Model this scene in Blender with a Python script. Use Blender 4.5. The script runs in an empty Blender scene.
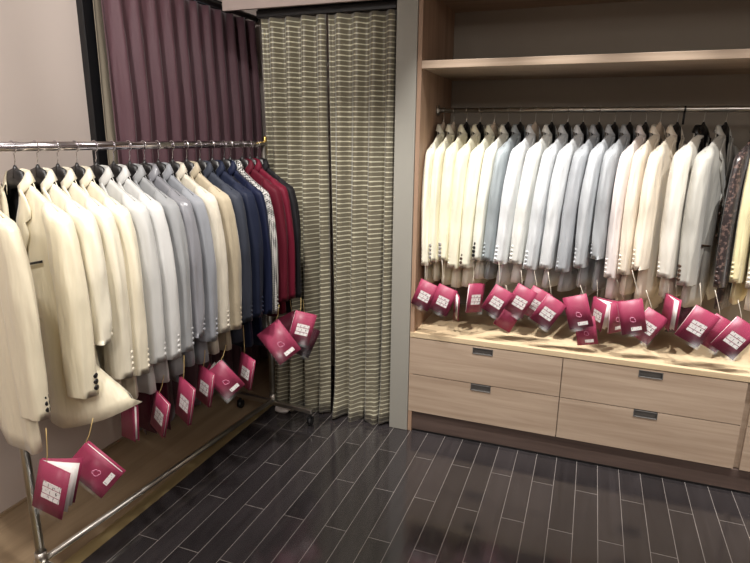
import bpy, math, random
from mathutils import Vector, Matrix, Euler
random.seed(7)
S = bpy.context.scene
COL = S.collection
PI = math.pi

# ------------------------------------------------------------------ camera
F, CX, CY, H = 570.0, 375.0, 281.5, 1.6
_a = Vector((596-CX, -(140-CY), -F)).normalized()
_b = -Vector((-1200-CX, -(120-CY), -F)).normalized()
_b = (_b - _a*_a.dot(_b)).normalized()
_c = _b.cross(_a)
RM = Matrix((_b, _a, _c))                 # camera -> world
CAM = Vector((0, 0, H))
def ray(px, py): return RM @ Vector((px-CX, -(py-CY), -F))
def on_y(px, py, y):
    d = ray(px, py); return CAM + d*(y/d.y)
def on_x(px, py, x):
    d = ray(px, py); return CAM + d*(x/d.x)
cd = bpy.data.cameras.new('camera'); co = bpy.data.objects.new('camera', cd); COL.objects.link(co)
cd.sensor_width = 36; cd.lens = F/750*36; cd.clip_start = .02
co.matrix_world = Matrix.Translation(CAM) @ RM.to_4x4()
S.camera = co

# ------------------------------------------------------------------ materials
def lin(c):
    return tuple(((v/255)/12.92 if v/255 <= .04045 else ((v/255+.055)/1.055)**2.4) for v in c) + (1,)
MATS = {}
def base_mat(name):
    m = bpy.data.materials.new(name); m.use_nodes = True
    return m, m.node_tree, m.node_tree.nodes['Principled BSDF']
def nd(t, typ, **kw):
    n = t.nodes.new(typ)
    for k, v in kw.items(): setattr(n, k, v)
    return n
def plain(name, rgb, rough=.5, metal=0, spec=.5, vary=.06, scale=12):
    if name in MATS: return MATS[name]
    m, t, b = base_mat(name)
    b.inputs['Roughness'].default_value = rough; b.inputs['Metallic'].default_value = metal
    b.inputs['Specular IOR Level'].default_value = spec
    tc = nd(t, 'ShaderNodeTexCoord'); no = nd(t, 'ShaderNodeTexNoise'); no.inputs['Scale'].default_value = scale
    cr = nd(t, 'ShaderNodeValToRGB'); c = lin(rgb)
    cr.color_ramp.elements[0].color = tuple(v*(1-vary) for v in c[:3])+(1,)
    cr.color_ramp.elements[1].color = tuple(min(1, v*(1+vary)) for v in c[:3])+(1,)
    t.links.new(tc.outputs['Object'], no.inputs['Vector']); t.links.new(no.outputs['Fac'], cr.inputs['Fac'])
    t.links.new(cr.outputs['Color'], b.inputs['Base Color'])
    MATS[name] = m; return m
def fabric(name, rgb, rough=.5, sheen=.2, spec=.4, weave=900, bump=.08, pattern=None):
    if name in MATS: return MATS[name]
    m, t, b = base_mat(name); L = t.links.new
    b.inputs['Roughness'].default_value = rough; b.inputs['Specular IOR Level'].default_value = spec
    b.inputs['Sheen Weight'].default_value = sheen; b.inputs['Sheen Roughness'].default_value = .4
    tc = nd(t, 'ShaderNodeTexCoord')
    c = lin(rgb)
    if pattern == 'hound':
        mp = nd(t, 'ShaderNodeMapping'); mp.inputs['Rotation'].default_value = (.0, .785, 0)
        ck = nd(t, 'ShaderNodeTexChecker'); ck.inputs['Scale'].default_value = 130
        ck.inputs['Color1'].default_value = (.5, .48, .45, 1); ck.inputs['Color2'].default_value = (.012, .012, .014, 1)
        L(tc.outputs['Object'], mp.inputs['Vector']); L(mp.outputs['Vector'], ck.inputs['Vector'])
        L(ck.outputs['Color'], b.inputs['Base Color'])
    elif pattern == 'print':
        vo = nd(t, 'ShaderNodeTexNoise'); vo.inputs['Scale'].default_value = 70; vo.inputs['Detail'].default_value = 3
        cr = nd(t, 'ShaderNodeValToRGB'); cr.color_ramp.elements[0].position = .52; cr.color_ramp.elements[1].position = .6
        cr.color_ramp.elements[0].color = c; cr.color_ramp.elements[1].color = lin((104, 84, 78))
        L(tc.outputs['Object'], vo.inputs['Vector']); L(vo.outputs['Fac'], cr.inputs['Fac']); L(cr.outputs['Color'], b.inputs['Base Color'])
    else:
        no = nd(t, 'ShaderNodeTexNoise'); no.inputs['Scale'].default_value = 60 if pattern != 'linen' else 160
        mp = nd(t, 'ShaderNodeMapping'); mp.inputs['Scale'].default_value = (1, 1, .12)
        v = .03 if pattern != 'linen' else .14
        cr = nd(t, 'ShaderNodeValToRGB')
        cr.color_ramp.elements[0].color = tuple(x*(1-v) for x in c[:3])+(1,)
        cr.color_ramp.elements[1].color = tuple(min(1, x*(1+v)) for x in c[:3])+(1,)
        L(tc.outputs['Object'], mp.inputs['Vector']); L(mp.outputs['Vector'], no.inputs['Vector'])
        L(no.outputs['Fac'], cr.inputs['Fac']); L(cr.outputs['Color'], b.inputs['Base Color'])
    n2 = nd(t, 'ShaderNodeTexNoise'); n2.inputs['Scale'].default_value = 13; n2.inputs['Detail'].default_value = 3
    m2 = nd(t, 'ShaderNodeMapping'); m2.inputs['Scale'].default_value = (1, 1, .22)
    bp = nd(t, 'ShaderNodeBump'); bp.inputs['Strength'].default_value = bump*5; bp.inputs['Distance'].default_value = .03
    L(tc.outputs['Object'], m2.inputs['Vector']); L(m2.outputs['Vector'], n2.inputs['Vector'])
    L(n2.outputs['Fac'], bp.inputs['Height']); L(bp.outputs['Normal'], b.inputs['Normal'])
    MATS[name] = m; return m
def wood(name, dark, light, axis='x', rough=.5, fine=1.0, spec=.35):
    if name in MATS: return MATS[name]
    m, t, b = base_mat(name); L = t.links.new
    tc = nd(t, 'ShaderNodeTexCoord'); mp = nd(t, 'ShaderNodeMapping')
    st = {'x': (1.2, 14, 26), 'y': (14, 1.2, 26), 'z': (14, 26, 1.2)}[axis]
    mp.inputs['Scale'].default_value = tuple(s*fine for s in st)
    n1 = nd(t, 'ShaderNodeTexNoise'); n1.inputs['Scale'].default_value = 1; n1.inputs['Detail'].default_value = 5; n1.inputs['Roughness'].default_value = .62
    n1.inputs['Distortion'].default_value = .5
    cr = nd(t, 'ShaderNodeValToRGB'); e = cr.color_ramp.elements
    e[0].position = .3; e[1].position = .72; e[0].color = lin(dark); e[1].color = lin(light)
    L(tc.outputs['Object'], mp.inputs['Vector']); L(mp.outputs['Vector'], n1.inputs['Vector'])
    L(n1.outputs['Fac'], cr.inputs['Fac']); L(cr.outputs['Color'], b.inputs['Base Color'])
    b.inputs['Roughness'].default_value = rough; b.inputs['Specular IOR Level'].default_value = spec
    MATS[name] = m; return m
def floor_material():
    m, t, b = base_mat('dark_plank_floor'); L = t.links.new
    tc = nd(t, 'ShaderNodeTexCoord'); sx = nd(t, 'ShaderNodeSeparateXYZ'); cx = nd(t, 'ShaderNodeCombineXYZ')
    ax = nd(t, 'ShaderNodeMath', operation='ADD'); ax.inputs[1].default_value = -2.55+.66*10
    ay = nd(t, 'ShaderNodeMath', operation='ADD'); ay.inputs[1].default_value = .427+.0987*60
    br = nd(t, 'ShaderNodeTexBrick'); br.offset = .5; br.inputs['Scale'].default_value = 1
    br.inputs['Brick Width'].default_value = .66; br.inputs['Row Height'].default_value = .0987
    br.inputs['Mortar Size'].default_value = .0013; br.inputs['Mortar Smooth'].default_value = .1
    br.inputs['Color1'].default_value = lin((38, 35, 36)); br.inputs['Color2'].default_value = lin((51, 47, 48)); br.inputs['Mortar'].default_value = lin((128, 122, 118))
    L(tc.outputs['Object'], sx.inputs[0]); L(sx.outputs['Y'], ax.inputs[0]); L(sx.outputs['X'], ay.inputs[0])
    L(ax.outputs[0], cx.inputs['X']); L(ay.outputs[0], cx.inputs['Y']); L(cx.outputs[0], br.inputs['Vector'])
    mp = nd(t, 'ShaderNodeMapping'); mp.inputs['Scale'].default_value = (34, 2.2, 1)
    n1 = nd(t, 'ShaderNodeTexNoise'); n1.inputs['Scale'].default_value = 1; n1.inputs['Detail'].default_value = 5; n1.inputs['Distortion'].default_value = 1.2
    L(tc.outputs['Object'], mp.inputs['Vector']); L(mp.outputs['Vector'], n1.inputs['Vector'])
    cr = nd(t, 'ShaderNodeValToRGB'); cr.color_ramp.elements[0].color = (.78, .77, .77, 1); cr.color_ramp.elements[1].color = (1.22, 1.22, 1.22, 1)
    cr.color_ramp.elements[0].position = .3; cr.color_ramp.elements[1].position = .75
    mx = nd(t, 'ShaderNodeMixRGB', blend_type='MULTIPLY'); mx.inputs['Fac'].default_value = 1
    L(n1.outputs['Fac'], cr.inputs['Fac']); L(br.outputs['Color'], mx.inputs['Color1']); L(cr.outputs['Color'], mx.inputs['Color2'])
    L(mx.outputs['Color'], b.inputs['Base Color'])
    n2 = nd(t, 'ShaderNodeTexNoise'); n2.inputs['Scale'].default_value = 2.2; n2.inputs['Detail'].default_value = 6
    r2 = nd(t, 'ShaderNodeMapRange'); r2.inputs['To Min'].default_value = .07; r2.inputs['To Max'].default_value = .2
    L(tc.outputs['Object'], n2.inputs['Vector']); L(n2.outputs['Fac'], r2.inputs['Value']); L(r2.outputs['Result'], b.inputs['Roughness'])
    bp = nd(t, 'ShaderNodeBump'); bp.inputs['Strength'].default_value = .12; bp.inputs['Distance'].default_value = .002
    L(n1.outputs['Fac'], bp.inputs['Height']); L(bp.outputs['Normal'], b.inputs['Normal'])
    b.inputs['Specular IOR Level'].default_value = .9
    return m
def stripe_material():
    m, t, b = base_mat('olive_striped_satin'); L = t.links.new
    tc = nd(t, 'ShaderNodeTexCoord'); sx = nd(t, 'ShaderNodeSeparateXYZ'); L(tc.outputs['Object'], sx.inputs[0])
    n1 = nd(t, 'ShaderNodeTexNoise'); n1.inputs['Scale'].default_value = 7; mpn = nd(t, 'ShaderNodeMapping'); mpn.inputs['Scale'].default_value = (1, 1, 30)
    L(tc.outputs['Object'], mpn.inputs['Vector']); L(mpn.outputs['Vector'], n1.inputs['Vector'])
    fr = nd(t, 'ShaderNodeMath', operation='DIVIDE'); fr.inputs[1].default_value = .0250
    fz = nd(t, 'ShaderNodeMath', operation='FRACT'); L(sx.outputs['Z'], fr.inputs[0]); L(fr.outputs[0], fz.inputs[0])
    ws = nd(t, 'ShaderNodeMath', operation='MULTIPLY'); ws.inputs[1].default_value = .40
    L(n1.outputs['Fac'], ws.inputs[0])
    lt = nd(t, 'ShaderNodeMath', operation='LESS_THAN'); L(fz.outputs[0], lt.inputs[0]); L(ws.outputs[0], lt.inputs[1])
    mx = nd(t, 'ShaderNodeMixRGB'); mx.inputs['Color1'].default_value = lin((106, 99, 82)); mx.inputs['Color2'].default_value = lin((202, 198, 172))
    L(lt.outputs[0], mx.inputs['Fac']); L(mx.outputs['Color'], b.inputs['Base Color'])
    b.inputs['Roughness'].default_value = .42; b.inputs['Specular IOR Level'].default_value = .5; b.inputs['Sheen Weight'].default_value = .3
    bp = nd(t, 'ShaderNodeBump'); bp.inputs['Strength'].default_value = .3; bp.inputs['Distance'].default_value = .003
    L(lt.outputs[0], bp.inputs['Height']); L(bp.outputs['Normal'], b.inputs['Normal'])
    return m
def text_material():
    m, t, b = base_mat('printed_white_label'); L = t.links.new
    tc = nd(t, 'ShaderNodeTexCoord'); mp = nd(t, 'ShaderNodeMapping'); mp.inputs['Scale'].default_value = (260, 1, 60)
    n = nd(t, 'ShaderNodeTexNoise'); n.inputs['Scale'].default_value = 1; n.inputs['Detail'].default_value = 1
    cr = nd(t, 'ShaderNodeValToRGB'); cr.color_ramp.interpolation = 'CONSTANT'; e = cr.color_ramp.elements
    e[0].color = lin((238, 232, 230)); e[1].position = .64; e[1].color = lin((70, 55, 60))
    L(tc.outputs['Object'], mp.inputs['Vector']); L(mp.outputs['Vector'], n.inputs['Vector']); L(n.outputs['Fac'], cr.inputs['Fac'])
    L(cr.outputs['Color'], b.inputs['Base Color']); b.inputs['Roughness'].default_value = .6
    return m
def clear_material():
    m, t, b = base_mat('clear_plastic')
    tr = nd(t, 'ShaderNodeBsdfTransparent'); gl = nd(t, 'ShaderNodeBsdfGlossy'); gl.inputs['Roughness'].default_value = .35
    mx = nd(t, 'ShaderNodeMixShader'); mx.inputs[0].default_value = .02
    out = [n for n in t.nodes if n.type == 'OUTPUT_MATERIAL'][0]
    t.links.new(tr.outputs[0], mx.inputs[1]); t.links.new(gl.outputs[0], mx.inputs[2]); t.links.new(mx.outputs[0], out.inputs[0])
    return m
M_WALL = plain('wall_paint', (205, 192, 184), .75, vary=.02, scale=3)
M_CEIL = plain('ceiling_paint', (225, 220, 212), .8, vary=.02, scale=3)
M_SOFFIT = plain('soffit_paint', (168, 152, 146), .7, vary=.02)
M_PILLAR = plain('grey_pillar_paint', (150, 147, 138), .55, vary=.02)
M_FLOOR = floor_material()
M_TAN = wood('tan_laminate', (128, 108, 84), (166, 144, 116), 'y', .45, .7)
M_STRIP = plain('threshold_brass', (176, 156, 112), .35, .6)
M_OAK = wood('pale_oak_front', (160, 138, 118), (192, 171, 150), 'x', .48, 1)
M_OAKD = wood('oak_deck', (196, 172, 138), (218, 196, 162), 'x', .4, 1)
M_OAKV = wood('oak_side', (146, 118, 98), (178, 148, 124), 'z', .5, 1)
M_PLINTH = wood('brown_plinth', (74, 60, 54), (98, 82, 75), 'x', .5, 1)
M_BACK = plain('taupe_back_panel', (146, 137, 124), .7, vary=.03)
M_PULL = plain('dark_pull', (104, 101, 98), .45, 0)
M_CHROME = plain('chrome', (205, 200, 205), .14, 1, vary=.02)
M_STEEL = plain('satin_steel', (190, 186, 178), .3, 1, vary=.03)
M_BRASS = plain('brass', (200, 170, 100), .3, 1)
M_BLACK = plain('black_plastic', (20, 19, 21), .4)
M_RUBBER = plain('black_rubber', (28, 27, 28), .6)
M_FRAME = plain('black_window_frame', (14, 14, 17), .45)
M_PURPLE = fabric('plum_curtain', (94, 66, 73), .6, .3, .3)
M_BEIGE = fabric('beige_drape', (134, 124, 108), .7, .2)
M_STRIPE = stripe_material()
M_TAG = plain('magenta_card', (152, 54, 84), .5, vary=.05, spec=.3)
M_TAG_SHADE = plain('magenta_card_shaded', (60, 22, 34), .35, vary=.05)  # magenta card with shade put into its colour, for tags in shadow
M_TAGP = plain('pale_pink_print', (226, 150, 180), .5)
M_PAPER = plain('white_paper', (238, 232, 228), .7, vary=.02)
M_TEXT = text_material()
M_CORD = plain('gold_cord', (196, 168, 110), .6)
M_CORDW = plain('pale_cord', (214, 204, 188), .6)
M_CLEAR = clear_material()
M_LINING = fabric('black_lining', (26, 24, 26), .5, .05)
M_HPALE = plain('pale_hanger', (196, 178, 158), .4)
M_HBLACK = plain('black_hanger', (24, 22, 23), .4)

# ------------------------------------------------------------------ mesh helpers
class MB:
    def __init__(s): s.v = []; s.f = []; s.mi = []
    def add(s, vs, fs, mi=0):
        o = len(s.v); s.v += [tuple(v) for v in vs]; s.f += [tuple(i+o for i in f) for f in fs]; s.mi += [mi]*len(fs); return s
    def box(s, x0, x1, y0, y1, z0, z1, mi=0):
        vs = [(x, y, z) for z in (z0, z1) for y in (y0, y1) for x in (x0, x1)]
        return s.add(vs, [(0, 2, 3, 1), (4, 5, 7, 6), (0, 1, 5, 4), (2, 6, 7, 3), (0, 4, 6, 2), (1, 3, 7, 5)], mi)
    def tube(s, pts, r, n=10, cap=True, mi=0):
        pts = [Vector(p) for p in pts]; rs = r if isinstance(r, (list, tuple)) else [r]*len(pts)
        vs = []; up = None
        for i, p in enumerate(pts):
            d = (pts[min(i+1, len(pts)-1)] - pts[max(i-1, 0)]).normalized()
            if up is None: up = d.orthogonal().normalized()
            up = (up - d*up.dot(d)).normalized(); w = d.cross(up)
            for k in range(n):
                a = 2*PI*k/n; vs.append(p + (up*math.cos(a) + w*math.sin(a))*rs[i])
        fs = [(i*n+k, i*n+(k+1) % n, (i+1)*n+(k+1) % n, (i+1)*n+k) for i in range(len(pts)-1) for k in range(n)]
        if cap: fs += [tuple(range(n-1, -1, -1)), tuple((len(pts)-1)*n+k for k in range(n))]
        return s.add(vs, fs, mi)
    def grid(s, rows, closed=False, flip=False, mi=0):
        nr, nc = len(rows), len(rows[0]); vs = [p for r in rows for p in r]; fs = []
        for i in range(nr-1):
            for j in range(nc if closed else nc-1):
                q = (i*nc+j, i*nc+(j+1) % nc, (i+1)*nc+(j+1) % nc, (i+1)*nc+j)
                fs.append(q[::-1] if flip else q)
        return s.add(vs, fs, mi)
    def build(s, name, mat, parent=None, smooth=True, bevel=0, solid=0, solid_mat=0, sub=0, offset=-1):
        me = bpy.data.meshes.new(name); me.from_pydata(s.v, [], s.f); me.update()
        for m in (mat if isinstance(mat, (list, tuple)) else [mat]): me.materials.append(m)
        me.polygons.foreach_set('material_index', s.mi)
        me.polygons.foreach_set('use_smooth', [smooth]*len(me.polygons))
        o = bpy.data.objects.new(name, me); COL.objects.link(o)
        if parent: o.parent = parent
        if solid:
            q = o.modifiers.new('thick', 'SOLIDIFY'); q.thickness = solid; q.offset = offset; q.material_offset = solid_mat
        if bevel:
            q = o.modifiers.new('bevel', 'BEVEL'); q.width = bevel; q.segments = 2; q.limit_method = 'ANGLE'
        if sub:
            q = o.modifiers.new('sub', 'SUBSURF'); q.levels = sub; q.render_levels = sub
        return o
def box_obj(name, mat, b, parent=None, bevel=.002):
    return MB().box(*b).build(name, mat, parent, smooth=False, bevel=bevel)
def thing(name, label, cat, loc=(0, 0, 0), rz=0, group=None):
    o = bpy.data.objects.new(name, None); COL.objects.link(o); o.empty_display_size = .05
    o.location = loc; o.rotation_euler = (0, 0, rz); tag(o, label, cat, group); return o
def tag(o, label, cat, group=None):
    o['label'] = label; o['category'] = cat
    if group: o['group'] = group
    return o
def struct(o): o['kind'] = 'structure'; return o

# ------------------------------------------------------------------ the room
CEIL = 2.75
struct(box_obj('floor', M_FLOOR, (-1.70, 3.2, -2.6, 3.6, -.05, 0), bevel=0))
struct(box_obj('floor_border', M_TAN, (-2.26, -1.76, -2.6, 3.6, -.05, 0), bevel=0))
struct(box_obj('trim_1', M_STRIP, (-1.76, -1.70, -2.6, 3.6, -.05, .003), bevel=0))
struct(box_obj('ceiling', M_CEIL, (-2.4, 3.3, -2.7, 3.7, CEIL, CEIL+.1), bevel=0))
w = MB().box(-2.40, -2.25, -2.6, 2.16, 0, CEIL).box(-2.40, -2.25, 2.16, 3.30, 0, .55).box(-2.40, -2.25, 2.16, 3.30, 2.32, CEIL).box(-2.40, -2.25, 3.30, 3.6, 0, CEIL)
struct(w.build('wall_left', M_WALL, smooth=False))
struct(box_obj('wall_back', M_WALL, (-2.25, 3.2, 3.50, 3.6, 0, CEIL), bevel=0))
struct(box_obj('wall_right', M_WALL, (3.2, 3.3, -2.6, 3.6, 0, CEIL), bevel=0))
struct(box_obj('wall_front', M_WALL, (-2.25, 3.2, -2.7, -2.6, 0, CEIL), bevel=0))
struct(box_obj('trim_2', M_PILLAR, (-.948, -.842, 2.795, 3.5, 0, CEIL), bevel=.003))
sf = struct(box_obj('trim_3', M_SOFFIT, (-1.90, -.949, 2.755, 2.775, 2.235, CEIL), bevel=.002))
struct(box_obj('trim_4', M_PILLAR, (-.842, 3.2, 2.80, 3.5, 2.46, CEIL), bevel=.002))
struct(box_obj('baseboard_left', M_TAN, (-2.25, -2.238, -2.6, 3.5, 0, .012), bevel=0))
wf = MB()
wf.box(-2.30, -2.215, 2.140, 2.228, .50, 2.40).box(-2.30, -2.235, 3.27, 3.34, .50, 2.40)
wf.box(-2.30, -2.235, 2.228, 3.27, 2.33, 2.40).box(-2.30, -2.235, 2.228, 3.27, .50, .57)
win = struct(wf.build('window_1', M_FRAME, smooth=False, bevel=.003))
gm, gt, gb = base_mat('window_glass'); gb.inputs['Transmission Weight'].default_value = 1; gb.inputs['Roughness'].default_value = .02; gb.inputs['Base Color'].default_value = (.95, .98, 1, 1)
box_obj('window_pane', gm, (-2.275, -2.269, 2.22, 3.28, .56, 2.34), win, 0)

# ------------------------------------------------------------------ curtains
def drape(name, label, p0, p1, z0, z1, folds, amp, mat, seed, group=None, pinch=False, puddle=0, thick=.003, cat='curtain'):
    rnd = random.Random(seed); p0, p1 = Vector(p0), Vector(p1); d = p1-p0; Lg = d.length; d.normalize(); n = Vector((-d.y, d.x, 0))
    NC, NR = folds*12, 34; rows = []
    ph = [rnd.uniform(-.6, .6) for _ in range(folds+2)]; am = [rnd.uniform(.7, 1.25) for _ in range(folds+2)]
    for i in range(NR+1):
        s = i/NR; z = z1 + (z0-z1)*s; row = []
        for j in range(NC+1):
            u = j/NC; fu = u*folds; k = int(fu); fr = fu-k
            a_ = am[k]*(1-fr)+am[min(k+1, folds+1)]*fr; p_ = ph[k]*(1-fr)+ph[min(k+1, folds+1)]*fr
            top = .35+.65*min(1, s/.25) if pinch else .55+.45*s
            off = amp*a_*top*math.sin(2*PI*fu + p_*(.3+s)) + amp*.3*math.sin(2*PI*fu*2+1.3+2*s)*(s if not pinch else .5)
            if pinch and s < .09: off += .012*(1 if fr > .75 else 0) + .004*math.sin(2*PI*fu*6)
            off += .006*math.sin(5*s+seed+u*7)
            if puddle and s > .93:
                q = (s-.93)/.07; off -= puddle*q*(.6+.5*math.sin(fu*5+seed)) ; 
            dx = .012*math.sin(2*PI*fu*1.0+1+p_)*s
            zz = z + (.012*math.sin(fu*4.2+seed)*(s > .9) if puddle else 0)
            row.append(p0 + d*(u*Lg+dx) + n*off + Vector((0, 0, zz)))
        rows.append(row)
    o = MB().grid(rows).build(name, mat, solid=thick, offset=0)
    return tag(o, label, cat, group)
drape('curtain', 'plum purple pleated curtain covering the window on the left wall', (-2.125, 2.165, 0), (-2.125, 3.43, 0), .03, 2.31, 11, .034, M_PURPLE, 3, pinch=True)
drape('curtain', 'narrow beige drape edge beside the black window frame', (-2.192, 2.176, 0), (-2.192, 2.285, 0), .03, 2.31, 2, .006, M_BEIGE, 5)
drape('curtain', 'olive striped satin curtain, left panel reaching behind the clothes rack', (-1.71, 2.83, 0), (-1.335, 2.83, 0), 0.004, 2.198, 4, .046, M_STRIPE, 11, 'olive striped curtain panels', puddle=.02)
drape('curtain', 'olive striped satin curtain, right panel next to the grey pillar', (-1.325, 2.835, 0), (-.962, 2.835, 0), .006, 2.198, 4, .046, M_STRIPE, 23, 'olive striped curtain panels', puddle=.035)
tr = thing('shadow_band_track', 'black curtain track standing in for the shadow under the soffit, holding the striped curtains', 'curtain track', (-1.34, 2.85, 2.205))
MB().box(-.40, .38, -.025, .025, 0, .035).build('track', M_BLACK, tr, smooth=False, bevel=.003)  # black colour stands in for the shadow band below the soffit
MB().box(-.40, .38, -.010, .010, .035, .545).build('mounting_board', M_BLACK, tr, smooth=False)
rod = thing('curtain_rod', 'black curtain rod above the plum curtain', 'curtain rod', (-2.13, 2.86, 2.335))
MB().tube([(0, -.76, 0), (0, .60, 0)], .017, 14).build('rod', M_BLACK, rod)
MB().tube([(0, .60, 0), (0, .62, 0), (0, .635, 0), (0, .655, 0)], [.017, .026, .026, .012], 14).build('finial', M_STEEL, rod)
for yy in (-.6, .55):
    MB().tube([(-.12, yy, .0), (-.0, yy, .0)], .009, 8).build('bracket', M_BLACK, rod)

# ------------------------------------------------------------------ wardrobe
WX0, WX1, WY0, WY1 = -.84, 2.40, 2.80, 3.44
wd = thing('wardrobe', 'open built-in oak wardrobe with drawers, shelves and hanging rail on the right', 'wardrobe', (0, WY0, 0))
def wbox(name, mat, x0, x1, y0, y1, z0, z1, par=wd, bev=.002):
    o = box_obj(name, mat, (x0, x1, y0-WY0, y1-WY0, z0, z1), par, bev); return o
wbox('side_panel', M_OAKV, WX0, WX0+.022, WY0, WY1, 0, 2.46)
wbox('side_panel', M_OAKV, WX1-.022, WX1, WY0, WY1, 0, 2.46)
wbox('back_panel', M_BACK, WX0+.022, WX1-.022, WY1, WY1+.02, .585, 2.46)
wbox('shelf', M_OAK, WX0+.022, WX1-.022, WY0, WY1, 1.924, 1.960)
wbox('top_board', M_OAK, WX0+.022, WX1-.022, WY0+.005, WY1, 2.29, 2.33)
wbox('deck_board', M_OAKD, WX0+.001, WX1-.001, WY0-.002, WY1, .557, .586)
wbox('carcass', M_OAK, WX0+.022, WX1-.022, WY0+.022, WY1, .12, .555)
wbox('plinth', M_PLINTH, WX0+.001, WX1-.001, WY0+.008, WY0+.03, 0.012, .117)
wbox('plinth_gap', M_BLACK, WX0+.005, WX1-.005, WY0+.016, WY0+.028, 0, .012, bev=0)
HN = .0525
for x0 in (-.838, -.046, .768, 1.56):
    x1 = x0 + (.788 if x0 < .7 else .786)
    xc = (x0+x1)/2
    for (z0, z1, hz0, hz1) in ((.347, .553, .512, .547), (.124, .342, .306, .341)):
        # drawer front with a rectangular cut-out for the pull
        b = MB(); y0, y1 = -.001, .019
        b.box(x0, xc-HN, y0, y1, z0, z1); b.box(xc+HN, x1, y0, y1, z0, z1); b.box(xc-HN, xc+HN, y0, y1, z0, hz0)
        if z1-hz1 > .003: b.box(xc-HN, xc+HN, y0, y1, hz1, z1)
        d = b.build('drawer', M_OAK, wd, smooth=False)
        h = MB().box(xc-HN, xc+HN, .012, .0189, hz0, min(hz1, z1)).box(xc-HN, xc+HN, -.003, .012, hz0, hz0+.003).box(xc-HN, xc+HN, -.003, .012, min(hz1, z1)-.003, min(hz1, z1))
        h.box(xc-HN, xc-HN+.003, -.003, .012, hz0, min(hz1, z1)).box(xc+HN-.003, xc+HN, -.003, .012, hz0, min(hz1, z1))
        h.build('handle', M_PULL, d, smooth=False)
RY, RZ = 3.12, 1.745
MB().tube([(WX0+.022, RY-WY0, RZ), (WX1-.022, RY-WY0, RZ)], .0125, 14).build('hanging_rail', M_STEEL, wd)
for x in (WX0+.022, WX1-.034): MB().tube([(x, RY-WY0, RZ), (x+.012, RY-WY0, RZ)], .026, 16).build('rail_socket', M_STEEL, wd)
MB().tube([(.372, RY-WY0, RZ), (.380, RY-WY0, RZ)], .0155, 14).box(.372, .380, RY-WY0-.006, RY-WY0+.006, RZ-.07, RZ-.008).build('rail_clip', M_BLACK, wd)

# ------------------------------------------------------------------ clothes rack
NEAR, FAR = Vector((-1.732, 1.222, 0)), Vector((-1.630, 2.672, 0))
rd = (FAR-NEAR).normalized(); rang = math.atan2(-rd.x, rd.y)      # local y runs along the rack
RLEN = (FAR-NEAR).length; RKZ = 1.56; RKR = .0155
rk = thing('clothes_rack', 'chrome wheeled clothes rack along the left wall', 'clothes rack', NEAR, rang)
MB().tube([(0, -.22, RKZ), (0, RLEN+.015, RKZ)], RKR, 16).build('top_rail', M_CHROME, rk)
MB().tube([(0, 0, .10), (0, RLEN, .10)], .0125, 14).build('bottom_bar', M_STEEL, rk)
for y in (0, RLEN):
    MB().tube([(0, y, .085), (0, y, RKZ-.005)], .0155, 14).build('post', M_STEEL, rk)
    MB().box(-.25 if y else -.03, .27, y-.014, y+.014, .072, .100).build('foot_bar', M_STEEL, rk, smooth=False, bevel=.004)
    MB().tube([(0, y, .095), (0, y, .14)], .02, 14).build('foot_socket', M_STEEL, rk)
    for x in ((-.235, .255) if y else (-.015, .255)):
        c = MB().tube([(x, y, .044), (x, y, .074)], .006, 8).box(x-.014, x-.011, y-.016, y+.012, .018, .05).box(x+.011, x+.014, y-.016, y+.012, .018, .05).box(x-.014, x+.014, y-.016, y+.012, .046, .05)
        c = c.build('caster', M_RUBBER, rk, smooth=False)
        MB().tube([(x-.010, y, .0245), (x+.010, y, .0245)], .0245, 18).build('wheel', M_BLACK, c)
MB().tube([(0, RLEN+.015, RKZ-.055), (0, RLEN+.015, RKZ+.032), (0, RLEN+.015, RKZ+.042)], [.010, .010, .005], 12).build('end_fitting', M_BRASS, rk)

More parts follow.
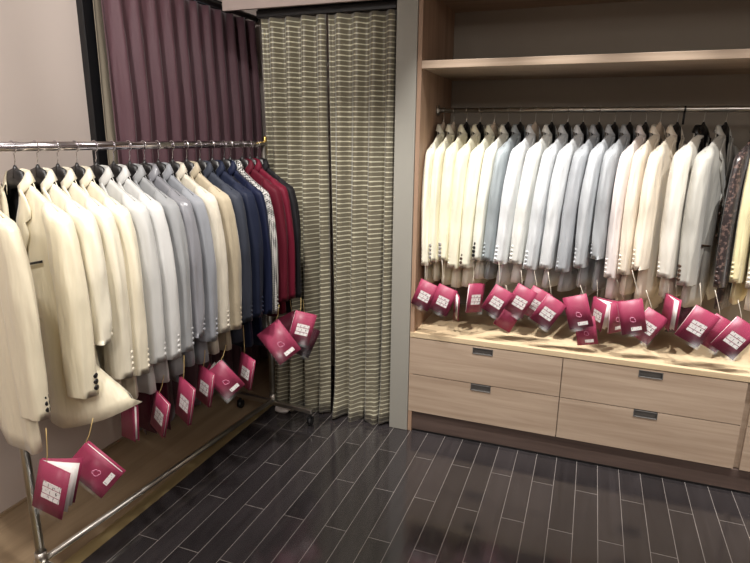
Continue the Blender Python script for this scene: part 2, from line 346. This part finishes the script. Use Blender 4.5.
# ------------------------------------------------------------------ jackets and hangers
def lerp(a, b, t): return a+(b-a)*t
def interp(tab, s):
    for (s0, v0), (s1, v1) in zip(tab, tab[1:]):
        if s <= s1:
            q = (s-s0)/(s1-s0) if s1 > s0 else 0; q = q*q*(3-2*q)
            return tuple(lerp(a, b, q) for a, b in zip(v0, v1)) if isinstance(v0, tuple) else lerp(v0, v1, q)
    return tab[-1][1]
def sg(v, p): return math.copysign(abs(v)**p, v)
def shear(t_, lean):
    for o in list(t_.children)+[c for o in t_.children for c in o.children]:
        for v in o.data.vertices: v.co.y += lean*max(0, (-v.co.z-.15)/.65)**1.3
def make_jacket(label, loc, rz, mat, vis, h=.03, lean=0.0, scale=1.0, button=None, seed=0, group=None, flare=0, short=0, welt=None,
                lining=M_LINING, drop=.0, buttons=4, lapel_mat=None, sleeve_bias=0.0, hem=.90, detail=True):
    rnd = random.Random(seed)
    t_ = thing('suit_jacket', label, 'jacket', loc, rz, group)
    T = min(.030, h-.011); SB = h*.97
    cl = lambda v, m=0: max(-h+.0012+m, min(h-.0012-m, v))
    k = scale; ZN, ZT, ZH = -.098, -.188*k-drop, -hem*k
    zt = lambda x: ZN if abs(x) < .058 else lerp(ZN, ZT, min(1, (abs(x)-.058)/.147)**.92)
    W = [(0, .203), (.18, .198), (.5, .183), (1, .215)]
    TH = [(0, T*.5), (.06, T*.66), (.16, T), (.6, T*.95), (1, T*1.12)]
    XF = lambda s: lerp(.052, -.022, min(1, s/.42)**.85) if s < .84 else lerp(-.022, .055, ((s-.84)/.16)**2)
    f1, f2 = rnd.uniform(0, 6), rnd.uniform(0, 6)
    def phi0(s, sgn):
        x = XF(s)/interp(W, s); return math.asin(math.copysign(min(.95, abs(x))**(1/.8), x))
    def pt(s, ph, thick=1.0, shift=0.0):
        w_, t = interp(W, s), interp(TH, s)*thick
        xs = abs(.205*sg(math.sin(ph), .8)); nk = max(0, min(1, (.085-xs)/.03))
        if s < .06: t = lerp(lerp(.0012, .022, nk), t, math.sqrt(s/.06))
        x = w_*sg(math.sin(ph), .8); y = -t*sg(math.cos(ph), .6)
        a = lerp(0, 1, s); y += shift + .0055*math.sin(3*ph+f1)*a + .004*math.sin(7*ph+f2)*a
        x0 = .205*sg(math.sin(ph), .8)
        z = lerp(zt(x0) if not (math.cos(ph) > 0 and abs(x0) < .058) else ZN, ZH, s)
        z += .012*s*s*math.cos(ph)*(-1) - .022*nk*max(0, math.cos(ph))*max(0, 1-s*5)
        if flare:
            q = max(0, 1-abs(math.degrees(ph)-100)/(66))
            e = max(0, (s-.55)/.45)**1.4
            x += flare*.15*q*e; y += flare*.10*q*e*q; z += .085*q*e
        else: y = cl(y, .004)
        return (x, y, z)
    NR, NC = 20, 46; rows = []
    for i in range(NR+1):
        s = (i/NR)**1.25
        a0 = phi0(s, 1); a1 = 2*PI-phi0(s, 1)
        row = []
        for j in range(NC+1):
            q = j/NC; ph = lerp(a0, a1, q)
            row.append(pt(s, ph, 1.0, -.005*(max(0, (q-.8)/.2)**2) + .003*(max(0, (.2-q)/.2)**2)))
        rows.append(row)
    MB().grid(rows, flip=True).build('body', [mat, lining], t_, solid=.0025, solid_mat=1)
    # collar band round the neck
    cr = []
    for zz, e in ((-.014, .98), (.004, .94), (.019, .90), (.017, 1.02), (.004, 1.16), (-.014, 1.32)):
        cr.append([(.058*e*math.sin(a), cl(-.026*e*math.cos(a)+.002, .001), ZN+zz+.008*max(0, -math.cos(a))-.050*max(0, math.cos(a))) for a in [math.radians(38+(284)*j/22) for j in range(23)]])
    MB().grid(cr).build('collar', lapel_mat or mat, t_, solid=.002)
    if detail:
        for sgn in (1, -1):
            lr = []
            for i in range(13):
                s = .015+.40*i/12; xi = XF(s)
                wd_ = .070*math.sin(PI*min(1, (i/12)*.62+.30))**1.0*(1-(i/12)**5)*min(1, .15+i/2.6)
                if i == 4: wd_ *= .72
                rw = []
                for j in range(4):
                    x = xi + wd_*j/3
                    ph = math.asin(math.copysign(min(.98, abs(x/interp(W, s)))**(1/.8), x))
                    p = pt(s, ph); rw.append((p[0]*sgn, cl(p[1]-.0050-.002*math.sin(PI*j/3)-(.002 if sgn < 0 else 0)), p[2]))
                lr.append(rw)
            MB().grid(lr, flip=sgn < 0).build('lapel', lapel_mat or mat, t_, solid=.002, offset=0)
        for s in (.47, .60):
            p = pt(s, 0); MB().tube([(0, p[1]-.010, p[2]), (0, p[1]-.006, p[2])], .009, 10).build('front_button', button or mat, t_)
    if welt:
        for (xx, s, wl) in (((.085, .30, .09),) if vis > 0 else ((.115, .62, .13), (-.115, .62, .13))):
            ph = math.asin((abs(xx)/interp(W, s))**(1/.8))*(1 if xx > 0 else -1); p = pt(s, ph)
            b = MB(); n = 6; top = []; bot = []
            for j in range(n+1):
                x = xx-wl/2+wl*j/n; ph = math.asin(min(.97, (abs(x)/interp(W, s)))**(1/.8))*(1 if x > 0 else -1); q = pt(s, ph)
                z = p[2]+.020*(j/n-.5)*(-1 if xx < 0 else 1); top.append((x, q[1]-.0045, z+.004)); bot.append((x, q[1]-.0045, z-.004))
            b.grid([top, bot]).build('pocket_welt', welt, t_, solid=.003, offset=0)
    # sleeves
    for sgn in (1, -1):
        r2 = random.Random(seed*13+sgn)
        sl = .60*k*(1-(short if sgn == vis else 0)); zc = ZT-sl
        P = [(0, (.172, .0, ZT+.014)), (.05, (.190, 0, ZT-.004)), (.16, (.212, -.001, lerp(ZT, zc, .16))), (.5, (.230, -.005, lerp(ZT, zc, .5))), (1, (.234+sleeve_bias, -.012, zc))]
        A = [(0, .006), (.025, .038), (.08, .054), (.30, .064), (.7, .061), (1, .056)]
        B = [(0, .004), (.025, SB*.60), (.09, SB*.94), (.35, SB*1.02), (.7, SB), (1, SB*.96)]
        w1, w2, w3 = r2.uniform(0, 6), r2.uniform(0, 6), r2.uniform(.6, 1.3)
        NS, NQ = 32, 26; rows = []
        cuff = [(1, 1.0, 0), (1, .90, 0), (.945, .86, 0)]
        sq = [(i/NQ)**1.3 for i in range(NQ+1)]
        for idx, (s, m_) in enumerate([(q, 1.0) for q in sq[:-1]]+[(.992, 1.0), (1, .995), (1, .90), (.95, .84), (.90, .5)]):
            c = interp(P, s); c = (c[0], c[1], lerp(ZT, zc, s) if s > .16 else c[2]); a = interp(A, s)*m_; b = interp(B, s)*m_; row = []
            tilt = .56*(1-min(1, s/.13))
            for j in range(NS):
                th = 2*PI*j/NS
                wr = 1+min(1, s*4)*(.045*math.sin(2*th+w1+3*s)+.060*math.sin(5*th+w2-4*s)+.030*math.sin(8*th+w1+5*s)) + .018*w3*math.sin(17*s+2*th+w1)*max(0, 1-abs(s-.44-.1*w3)/.25)+.012*math.sin(36*s+th*3+w2)*max(0, 1-abs(s-.86)/.14)
                if short and sgn == vis: wr += .14*math.sin(th*3+9*s)*max(0, (s-.6)/.4)
                x = a*sg(math.cos(th), .85)*wr; y = b*sg(math.sin(th), .8)*wr
                row.append(((c[0]+x)*sgn, c[1]+cl(y), c[2]-x*tilt*1.1 + (.006*math.cos(th) if s == 1 else 0)))
            rows.append(row)
        so = MB().grid(rows, closed=True, flip=sgn > 0)
        so.add(rows[0], [tuple(range(NS))]); so.add(rows[-1], [tuple(range(NS))])
        sobj = so.build('sleeve', mat, t_)
        if sgn == vis and buttons:
            th = .30; a, b = interp(A, .95), interp(B, .95); c = interp(P, 1)
            br = .0092 if button else .0064
            for q in range(buttons):
                zz = zc+.032+.0205*q; s_ = (ZT-zz)/(ZT-zc); c = interp(P, s_)
                for tt in (th,):
                    px = (c[0]+a*.955)*sgn; py = c[1]+b*sg(math.sin(tt), .8)*1.0
                    n = Vector((sgn*.95, .31, 0)); py = c[1]+b*.42; p = Vector((px, py, zz))
                    MB().tube([p-n*.004, p+n*.0025, p+n*.004], [br, br, br*.65], 10).build('cuff_button', button or mat, sobj)
    if lean: shear(t_, lean)
    return t_
def make_hanger(label, loc, rz, mat, r, group, bar=False, wide=.19, hook=M_STEEL):
    t_ = thing('coat_hanger', label, 'hanger', loc, rz, group)
    hk = [(.0, 0, -.075), (.0, 0, -.052), (.004, 0, -.045)]
    R = r+.0042
    a0, a1 = math.radians(-78), math.radians(205)
    hk += [(R*math.cos(lerp(a0, a1, i/16)), 0, R*math.sin(lerp(a0, a1, i/16))-.0018) for i in range(17)]
    MB().tube(hk, .0019, 8).build('hook', hook, t_)
    m = MB()
    for sgn in (1, -1):
        pts = [(0, 0, -.096), (.040, 0, -.106), (.050, 0, -.146), (.075, 0, -.166), (.11, 0, -.182), (.132, 0, -.196), (.143, 0, -.206)]
        rows = []
        for i, p in enumerate(pts):
            hh = (.033, .031, .017, .014, .013, .011, .003)[i]; tt = (.010, .009, .0075, .0065, .006, .0055, .002)[i]
            rows.append([(sgn*p[0], p[1]+tt*math.cos(2*PI*j/10), p[2]+hh*math.sin(2*PI*j/10)) for j in range(10)])
        m.grid(rows, closed=True, flip=sgn < 0)
    m.build('shoulder_bar', mat, t_)
    MB().tube([(0, 0, -.098), (0, 0, -.068), (0, 0, -.058)], [.011, .008, .004], 12).build('hook_collar', mat, t_)
    if bar: MB().tube([(-.165, 0, -.27), (.165, 0, -.27)], .0045, 8).tube([(-.165, 0, -.27), (-.165, 0, -.19)], .003, 6).tube([(.165, 0, -.27), (.165, 0, -.19)], .003, 6).build('trouser_bar', mat, t_)
    return t_
def make_trousers(label, loc, rz, mat, length, seed, group, width=.11, lean=0.0):
    r = random.Random(seed); rows = []
    f = r.uniform(0, 6)
    prof = []
    for i in range(13): prof.append((-.0085, lerp(-length+.03, -.28, i/12)))
    prof += [(-.006, -.267), (0, -.262), (.006, -.267)]
    for i in range(13): prof.append((.0085, lerp(-.28, -length, i/12)))
    for (y, z) in prof:
        q = (-.28-z)/length; wv = width*(1+.12*q)
        rows.append([(wv*(j/8-.5)*2*.8, y+.002*math.sin(j*1.1+f)*q+lean*max(0, (-z-.15)/.65)**1.3, z) for j in range(9)])
    o = MB().grid(rows).build('trousers', mat, solid=.004, offset=0)
    o.location = loc; o.rotation_euler = (0, 0, rz); tag(o, label, 'trousers', group); return o

ORD = 'first second third fourth fifth sixth seventh eighth ninth tenth eleventh twelfth thirteenth fourteenth fifteenth sixteenth seventeenth eighteenth nineteenth twentieth twenty-first twenty-second twenty-third twenty-fourth twenty-fifth twenty-sixth twenty-seventh'.split()
M_BTN_BLACK = plain('black_button', (18, 17, 18), .3)
M_BTN_BROWN = plain('brown_button', (78, 58, 46), .3)
M_BTN_GREY = plain('grey_button', (150, 146, 142), .3)
def satin(n, rgb): return fabric(n, rgb, .30, .15, .6, bump=.11)
def matte(n, rgb, **k): return fabric(n, rgb, .62, .25 if sum(rgb) > 330 else .03, .25 if sum(rgb) > 330 else .15, **k)
# rack: (y along the rail, yaw, colour name, material, options)
RACK = [
 (1.160, -9, 'cream satin', satin('cream_satin_a', (228, 217, 190)), dict(button=M_BTN_BLACK, buttons=3, hem=.92)),
 (1.328, -9, 'cream satin black-trimmed', satin('cream_satin_b', (230, 220, 193)), dict(button=M_BTN_BLACK, buttons=3, flare=1.0, hem=.92, welt=M_BTN_BLACK)),
 (1.405, -9, 'ivory bunched-sleeve', satin('ivory_a', (226, 219, 199)), dict(short=.26)),
 (1.478, -9, 'ivory', satin('ivory_b', (222, 214, 193)), dict()),
 (1.552, -10, 'soft cream', satin('ivory_c', (222, 213, 190)), dict()),
 (1.632, -10, 'white', matte('white_a', (190, 189, 185)), dict(hem=.93)),
 (1.710, -11, 'off-white', matte('white_b', (197, 196, 193)), dict()),
 (1.786, -11, 'pale silver grey', matte('silver_a', (150, 151, 152)), dict()),
 (1.860, -12, 'grey satin', satin('grey_satin', (132, 132, 137)), dict(short=.05)),
 (1.934, -12, 'blue grey', matte('bluegrey', (136, 138, 143)), dict()),
 (2.014, -13, 'pale beige linen', matte('linen_a', (192, 184, 168), pattern='linen'), dict()),
 (2.098, -13, 'tan linen', matte('tan_linen', (158, 146, 124), pattern='linen'), dict()),
 (2.182, -14, 'slate blue', matte('slate', (46, 49, 58)), dict()),
 (2.266, -14, 'navy blue', matte('navy_a', (21, 26, 43)), dict(hem=.95)),
 (2.350, -14, 'royal navy', matte('navy_b', (16, 21, 43)), dict(hem=.96)),
 (2.396, -14, 'houndstooth', fabric('houndstooth', (200, 200, 200), .7, .1, .2, pattern='hound'), dict()),
 (2.488, -15, 'dark red', matte('dark_red', (74, 13, 27)), dict(hem=.88)),
 (2.552, -15, 'crimson', matte('crimson', (90, 15, 34)), dict(hem=.88)),
 (2.614, -15, 'black', matte('black_cloth', (22, 20, 23)), dict(hem=.88)),
]
def rack_at(y):
    q = (y-NEAR.y)/rd.y; return NEAR + rd*q + Vector((0, 0, RKZ))
for i, (y, yaw, cn, mat, kw) in enumerate(RACK):
    loc = rack_at(y); rz = math.radians(yaw); nm = ORD[i]
    thin = .5*min((RACK[i+1][0]-y) if i+1 < len(RACK) else .06, (y-RACK[i-1][0]) if i else .06)*.95
    make_jacket(f'{cn} suit jacket, {nm} from the near end of the chrome rack', loc, rz, mat, 1, h=thin,
                scale=(.975 if i > 15 else 1.0)+random.uniform(-.015, .02) if i not in (0, 1) else 1.0, seed=100+i, group='suit jackets on the chrome rack', detail=True, **kw)
    make_hanger(f'black hanger holding the {cn} jacket, {nm} on the chrome rack', loc, rz, M_HBLACK, RKR, 'hangers on the chrome rack', hook=M_CHROME)
# trousers below the rack jackets
mar = matte('maroon_cloth', (72, 22, 36))
for y, L_, mm, cn in ((1.710, 1.17, mar, 'maroon trousers hanging below the off-white jacket on the rack'),
                  (1.786, 1.19, mar, 'maroon trousers hanging below the pale silver grey jacket on the rack'),
                  (1.632, 1.00, mar, 'maroon trousers hanging below the white jacket on the rack'),
                  (1.552, .98, matte('dusty_rose', (150, 100, 108)), 'dusty pink trousers hanging below the soft cream jacket on the rack'),
                  (1.860, 1.00, satin('grey_satin', (132, 132, 137)), 'shiny grey trousers hanging below the grey satin jacket on the rack')):
    yaw = [r for r in RACK if r[0] == y][0][1]
    make_trousers(cn, rack_at(y), math.radians(yaw), mm, L_, int(y*100), 'trousers on the rack hangers')

# wardrobe: (x, yaw, name, colour, options)
CL = [
 (-.780, 3, 'pale cream', (240, 236, 216), dict(button=M_BTN_BROWN)),
 (-.724, 5, 'cream', (238, 233, 210), dict(button=M_BTN_GREY)),
 (-.654, 8, 'butter cream', (240, 235, 208), dict(button=M_BTN_GREY, hem=.93)),
 (-.582, 11, 'vanilla', (238, 232, 208), dict()),
 (-.508, 12, 'ivory', (240, 237, 216), dict(button=M_BTN_BROWN)),
 (-.436, 13, 'light ivory', (240, 238, 225), dict(button=M_BTN_BLACK)),
 (-.374, 14, 'ice blue', (160, 168, 171), dict()),
 (-.300, 15, 'bright white', (234, 236, 237), dict(hem=.92)),
 (-.218, 16, 'ivory white', (236, 236, 230), dict()),
 (-.142, 17, 'cool white', (214, 217, 219), dict()),
 (-.068, 18, 'pearl white', (222, 224, 225), dict()),
 (.006, 19, 'silver', (174, 177, 181), dict()),
 (.078, 20, 'pale silver', (190, 193, 196), dict()),
 (.146, 21, 'silver grey', (170, 173, 176), dict(short=.10)),
 (.216, 22, 'blush white', (236, 226, 222), dict()),
 (.278, 24, 'pale champagne', (234, 222, 203), dict()),
 (.352, 26, 'champagne', (234, 222, 203), dict(sleeve_bias=.02, short=.08)),
 (.462, 27, 'black-trimmed cream', (226, 220, 208), dict(lapel_mat=M_BTN_BLACK)),
 (.552, 28, 'stone grey', (188, 185, 176), dict(button=M_BTN_BROWN, welt=M_BTN_BROWN, hem=.90)),
 (.690, 27, 'dark brown printed', (48, 40, 40), dict(pat='print')),
 (.744, 26, 'pale yellow', (230, 218, 174), dict()),
 (.806, 25, 'warm white', (232, 226, 212), dict()),
]
pale_h = {0, 1, 4, 7, 15}
CTR = {4, 3, 7, 9, 12, 14, 16}
for i, (x, yaw, cn, rgb, kw) in enumerate(CL):
    kw = dict(kw); pat = kw.pop('pat', None)
    loc = Vector((x, RY, RZ)); rz = math.radians(90-yaw)
    nm = ORD[i] if i < 27 else 'twenty-eighth'
    prev = x-CL[i-1][0] if i else .050; nxt = CL[i+1][0]-x if i+1 < len(CL) else .06
    thin = .5*min(prev, nxt)*math.cos(math.radians(yaw))*.94
    mat = fabric('wardrobe_cloth_'+cn.replace(' ', '_').replace('-', '_'), rgb, .30 if i % 3 else .42, .15, .55, bump=.11, pattern=pat)
    lean = .055*math.exp(-((i-8)/4.5)**2)
    make_jacket(f'{cn} suit jacket, {nm} from the left on the wardrobe rail', loc, rz, mat, -1,
                h=thin, lean=lean, scale=.985+random.uniform(-.04, .035), seed=300+i, group='suit jackets on the wardrobe rail',
                lining=plain('grey_lining', (120, 114, 110), .5), **kw)
    hm = M_HPALE if i in pale_h else M_HBLACK
    make_hanger(f"{'pale' if i in pale_h else 'black'} hanger holding the {cn} jacket, {nm} on the wardrobe rail", loc, rz, hm, .0125, 'hangers on the wardrobe rail')
    if i in CTR:
        make_trousers(f'{cn} trousers showing below the {cn} jacket in the wardrobe', loc, rz, mat, 1.0+random.uniform(-.06, .06), 500+i, 'trousers on the wardrobe hangers', .13, lean)

# ------------------------------------------------------------------ tag booklets
def make_tag(label, c, attach, roll, yaw, kind, open_=6, size=1.0, group=None, cover=None, pale_cord=False, pitch=0):
    cover = cover or M_TAG
    t_ = thing('tag_booklet', label, 'tag', c, 0, group)
    t_.rotation_euler = (math.radians(pitch), math.radians(roll), math.radians(yaw))
    w_, h_ = .112*size, .162*size
    def leaf(name, mat, ang, off, par, inset=0, thick=.0012):
        # hinged on the left edge
        a = math.radians(ang); b = MB()
        x0, z0, z1 = 0, -h_/2+inset, h_/2-inset; n = 5; rows = []
        for i in range(n+1):
            d = (w_-inset)*i/n; bend = ang+.25*ang*(i/n)
            rows.append([(-w_/2+d*math.cos(math.radians(bend)), off-(-d)*math.sin(math.radians(bend)), z) for z in (z0, 0, z1)])
        return b.grid(rows).build(name, mat, par, solid=thick, offset=0)
    front = leaf('front_cover', cover, 0, -.004, t_)
    leaf('back_cover', cover, open_, .003, t_)
    pg = leaf('pages', M_PAPER, open_*.75, .001, t_, .006, .0014)
    leaf('pages', M_PAPER, open_*.35, -.001, t_, .006, .0014)
    yf = -.0055
    if kind == 'label':
        for (z0, z1) in ((.004, .020), (-.019, .001), (-.036, -.022)):
            MB().box(-.030*size, .036*size, yf, yf+.0008, z0*size, z1*size).build('printed_label', M_TEXT, front, smooth=False)
    elif kind == 'emblem':
        b = MB()
        for (cx_, cz, r, a0, a1) in ((0, .0, .011, 20, 290), (.006, -.006, .007, -160, 80), (-.004, .008, .006, 0, 220)):
            b.tube([((cx_+r*math.cos(math.radians(lerp(a0, a1, q/10))))*size, yf, (cz-.012+r*math.sin(math.radians(lerp(a0, a1, q/10))))*size) for q in range(11)], .0011, 6)
        b.build('emblem', M_TAGP, front)
        MB().box(-.012*size, .034*size, yf, yf+.0008, -.067*size, -.050*size).build('printed_label', M_TEXT, front, smooth=False)
    # clear pouch
    e = .006
    MB().grid([[(-w_/2-e, -.0085, z), (w_/2+e, -.0085, z)] for z in (-h_/2-.012, h_/2)]).build('plastic_sleeve', M_CLEAR, t_, solid=.0006, offset=0)
    # cord up to the cuff, in the tag's own frame
    R = Euler(t_.rotation_euler).to_matrix(); inv = R.inverted()
    hole = Vector((w_*.36 if roll < 0 else -w_*.30, 0, h_/2-.006))
    top = inv @ (Vector(attach)-Vector(c))
    mid = hole.lerp(top, .5) + inv @ Vector((.004, -.002, -.006))
    cd_ = MB().tube([hole, hole.lerp(mid, .5)+Vector((.001, 0, .001)), mid, mid.lerp(top, .5), top], .0014, 6).build('cord', M_CORDW if pale_cord else M_CORD, t_)
    return t_
RT = [  # px, py, plane x, attach px, py, roll, yaw, kind, open, size, words
 (52, 489, -1.43, 46, 428, 14, 4, 'label', 34, 1.0, 'half-open magenta tag showing white pages, lowest and nearest on the rack'),
 (94, 470, -1.40, 93, 418, -48, 36, 'emblem', 8, .95, 'large tilted magenta tag with emblem, hanging below the black-buttoned cuff'),
 (129, 421, -1.55, 130, 385, -4, -16, 'plain', 4, .85, 'dull magenta tag hanging behind the point of the cream hem'),
 (160, 414, -1.47, 164, 375, 14, -24, 'label', 1, .95, 'magenta labelled tag, lower left of an overlapping pair under white jackets'),
 (185, 401, -1.42, 184, 355, 10, -24, 'label', 1, 1.0, 'magenta labelled tag, front one under the steel grey jacket'),
 (205, 386, -1.46, 205, 350, 8, -22, 'label', 1, .95, 'magenta labelled tag between the steel grey and the linen cuffs'),
 (224, 380, -1.42, 226, 345, -38, 40, 'emblem', 55, .95, 'magenta tag with loose white leaf pointing down toward the bottom bar'),
 (246, 371, -1.44, 243, 325, 9, -24, 'label', 1, .95, 'magenta labelled tag on a long cord below the tan linen jacket'),
 (279, 342, -1.36, 279, 305, -36, 34, 'emblem', 5, 1.15, 'magenta emblem tag tilted left, leftmost of the cluster under red jackets'),
 (291, 329, -1.42, 290, 300, -24, 36, 'plain', 4, 1.0, 'magenta tag tucked between two others under the red jackets'),
 (302, 328, -1.31, 301, 298, 18, 34, 'label', 4, 1.0, 'magenta labelled tag, topmost of the cluster under red jackets'),
 (305, 341, -1.385, 303, 300, 26, 34, 'dark', 5, 1.0, 'white-edged magenta tag, coloured darker as shade, behind the cluster under red jackets'),
]
for (px, py, X, ax, ay, roll, yaw, kind, op, sz, words) in RT:
    make_tag(words, on_x(px, py, X), on_x(ax, ay, X-.012), roll, yaw, kind, op, sz, 'tag booklets under the rack jackets', M_TAG_SHADE if kind == 'dark' else None, pitch=-18 if px in (94, 279) else -6)
CT = [
 (424.5, 295, 2.79, 425, 255, 22, -2, 'label', 4, 1.0, 'magenta labelled tag, leftmost in the wardrobe beside the side panel'),
 (443, 300, 2.765, 442, 260, 20, -4, 'label', 4, 1.0, 'magenta labelled tag, second from the left in the wardrobe'),
 (455, 305, 2.905, 457, 265, 12, -76, 'plain', 8, 1.0, 'edge-on white-edged tag, third from the left in the wardrobe'),
 (475, 298, 2.865, 474, 262, 6, 52, 'label', 5, 1.05, 'narrow turned magenta tag, fourth from the left in the wardrobe'),
 (497, 301, 2.8, 499, 262, 28, 2, 'label', 4, 1.0, 'magenta labelled tag tilted right, under the ivory cuffs'),
 (508, 317, 2.875, 506, 285, 26, 4, 'plain', 4, .95, 'plain magenta tag hanging lowest behind the labelled one under ivory cuffs'),
 (520, 301, 2.83, 521, 270, 26, 0, 'label', 4, 1.05, 'magenta labelled tag under the bright white cuff, left of its pair'),
 (535, 303, 2.868, 534, 270, 26, 0, 'label', 4, 1.05, 'magenta labelled tag under the bright white cuff, middle of three'),
 (548, 312, 2.797, 548, 272, 30, 0, 'label', 4, 1.05, 'magenta labelled tag under the cool white cuff, right of three'),
 (578, 312, 2.8, 580, 285, -17, 0, 'emblem', 4, 1.1, 'magenta emblem tag tilted left below the silver jackets'),
 (586, 331, 2.835, 585, 300, -12, 0, 'emblem', 4, .95, 'magenta tag peeking out below the emblem tag under silver jackets'),
 (598, 314, 2.875, 597, 280, 8, -52, 'label', 36, 1.0, 'half-open tag fanning white pages below the silver jackets'),
 (617, 317, 2.872, 617, 280, -2, 46, 'emblem', 4, 1.05, 'narrow upright magenta tag left of centre below silver grey trousers'),
 (632, 317, 2.8, 632, 270, -14, 8, 'emblem', 4, 1.1, 'magenta emblem tag below the blush white cuff'),
 (648, 326, 2.835, 646, 290, 30, 0, 'label', 4, 1.05, 'magenta labelled tag tilted right below the pale champagne trousers'),
 (668, 312, 2.85, 667, 275, 4, -76, 'plain', 12, 1.05, 'edge-on tag with white pages below the champagne jacket'),
 (678, 320, 2.94, 676, 285, 10, 20, 'dark', 4, .9, 'magenta tag coloured darker as shade behind the edge-on champagne tag'),
 (697, 326, 2.797, 700, 283, 26, 2, 'label', 4, 1.12, 'large magenta labelled tag on pale cord below the stone grey cuff'),
 (716, 333, 2.838, 715, 290, 28, 2, 'plain', 4, 1.05, 'plain magenta tag between two labelled ones at the wardrobe right'),
 (735, 338, 2.8, 738, 300, 32, 2, 'label', 4, 1.15, 'magenta labelled tag, rightmost in the wardrobe'),
]
for (px, py, Y, ax, ay, roll, yaw, kind, op, sz, words) in CT:
    make_tag(words, on_y(px, py, Y), on_y(ax, ay, Y+.012), roll, yaw, kind, op, sz*.9, 'tag booklets under the wardrobe jackets', M_TAG_SHADE if kind == 'dark' else None, pale_cord=True)

# crumpled white paper near the rack's far foot
r = random.Random(4); m = MB(); rows = []
for i in range(7):
    rows.append([(.055*math.cos(2*PI*j/10)*math.sin(PI*(i+.3)/6.6)*r.uniform(.8, 1.15), .04*math.sin(2*PI*j/10)*math.sin(PI*(i+.3)/6.6)*r.uniform(.8, 1.15), .024+.024*math.cos(PI*(i+.3)/6.6)) for j in range(10)])
m.grid(rows, closed=True); m.add(rows[0], [tuple(range(10))]); m.add(rows[-1], [tuple(range(10))])
p = m.build('crumpled_paper', M_PAPER, smooth=False); p.location = (-1.60, 2.73, 0)
tag(p, 'small crumpled white paper on the floor behind the rack foot', 'paper')

# ------------------------------------------------------------------ light
def spot(name, loc, target, watt, ang, rad=.05, col=(1, .96, .915), blend=.5):
    l = bpy.data.lights.new(name, 'SPOT'); l.energy = watt; l.spot_size = math.radians(ang); l.spot_blend = blend; l.shadow_soft_size = rad; l.color = col
    o = bpy.data.objects.new(name, l); COL.objects.link(o); o.location = loc
    o.rotation_euler = (Vector(target)-Vector(loc)).to_track_quat('-Z', 'Y').to_euler(); return o
def area(name, loc, watt, sx, sy, col=(1, .96, .92)):
    l = bpy.data.lights.new(name, 'AREA'); l.energy = watt; l.shape = 'RECTANGLE'; l.size = sx; l.size_y = sy; l.color = col
    o = bpy.data.objects.new(name, l); COL.objects.link(o); o.location = loc; return o
for x in (-.62, -.18, .26, .70, 1.14, 1.58):
    spot('ceiling_or_fill_spot', (x, 2.31, CEIL-.03), (x, 2.86, .55), 105, 50, .012, (1, .975, .94), 1.0)
for y in (1.05, 1.85):
    spot('ceiling_or_fill_spot', (-.75, y, CEIL-.03), (-1.50, y+.05, .6), 62, 62, .05, blend=.9)
spot('ceiling_or_fill_spot', (-1.15, 1.75, CEIL-.03), (-1.2, 2.83, .3), 110, 54, .05, blend=.9)
spot('ceiling_or_fill_spot', (-1.2, .55, CEIL-.03), (-2.25, 1.5, 2.1), 105, 120, .06, blend=1.0)  # added fill to brighten the left wall, no known fixture
spot('ceiling_or_fill_spot', (-1.05, 1.5, CEIL-.03), (-2.1, 2.9, 1.9), 28, 70, .06)  # added fill for the plum curtain and the dim left corner
area('fill_panel', (.6, .4, CEIL-.02), 16, .6, 1.2)  # this and the next two are added soft fill, not known fixtures
area('fill_panel', (1.9, -.8, CEIL-.02), 24, .6, 1.2)
area('fill_panel', (-.6, -1.2, CEIL-.02), 36, .6, 1.2)
wl = bpy.data.worlds.new('world'); S.world = wl; wl.use_nodes = True
wl.node_tree.nodes['Background'].inputs[0].default_value = (.75, .86, 1, 1); wl.node_tree.nodes['Background'].inputs[1].default_value = .35

S.view_settings.view_transform = 'Standard'; S.view_settings.look = 'None'; S.view_settings.gamma = 1; S.view_settings.exposure = 0.42
S.cycles.max_bounces = 8; S.cycles.diffuse_bounces = 4; S.cycles.transparent_max_bounces = 12
S.cycles.caustics_reflective = False; S.cycles.caustics_refractive = False
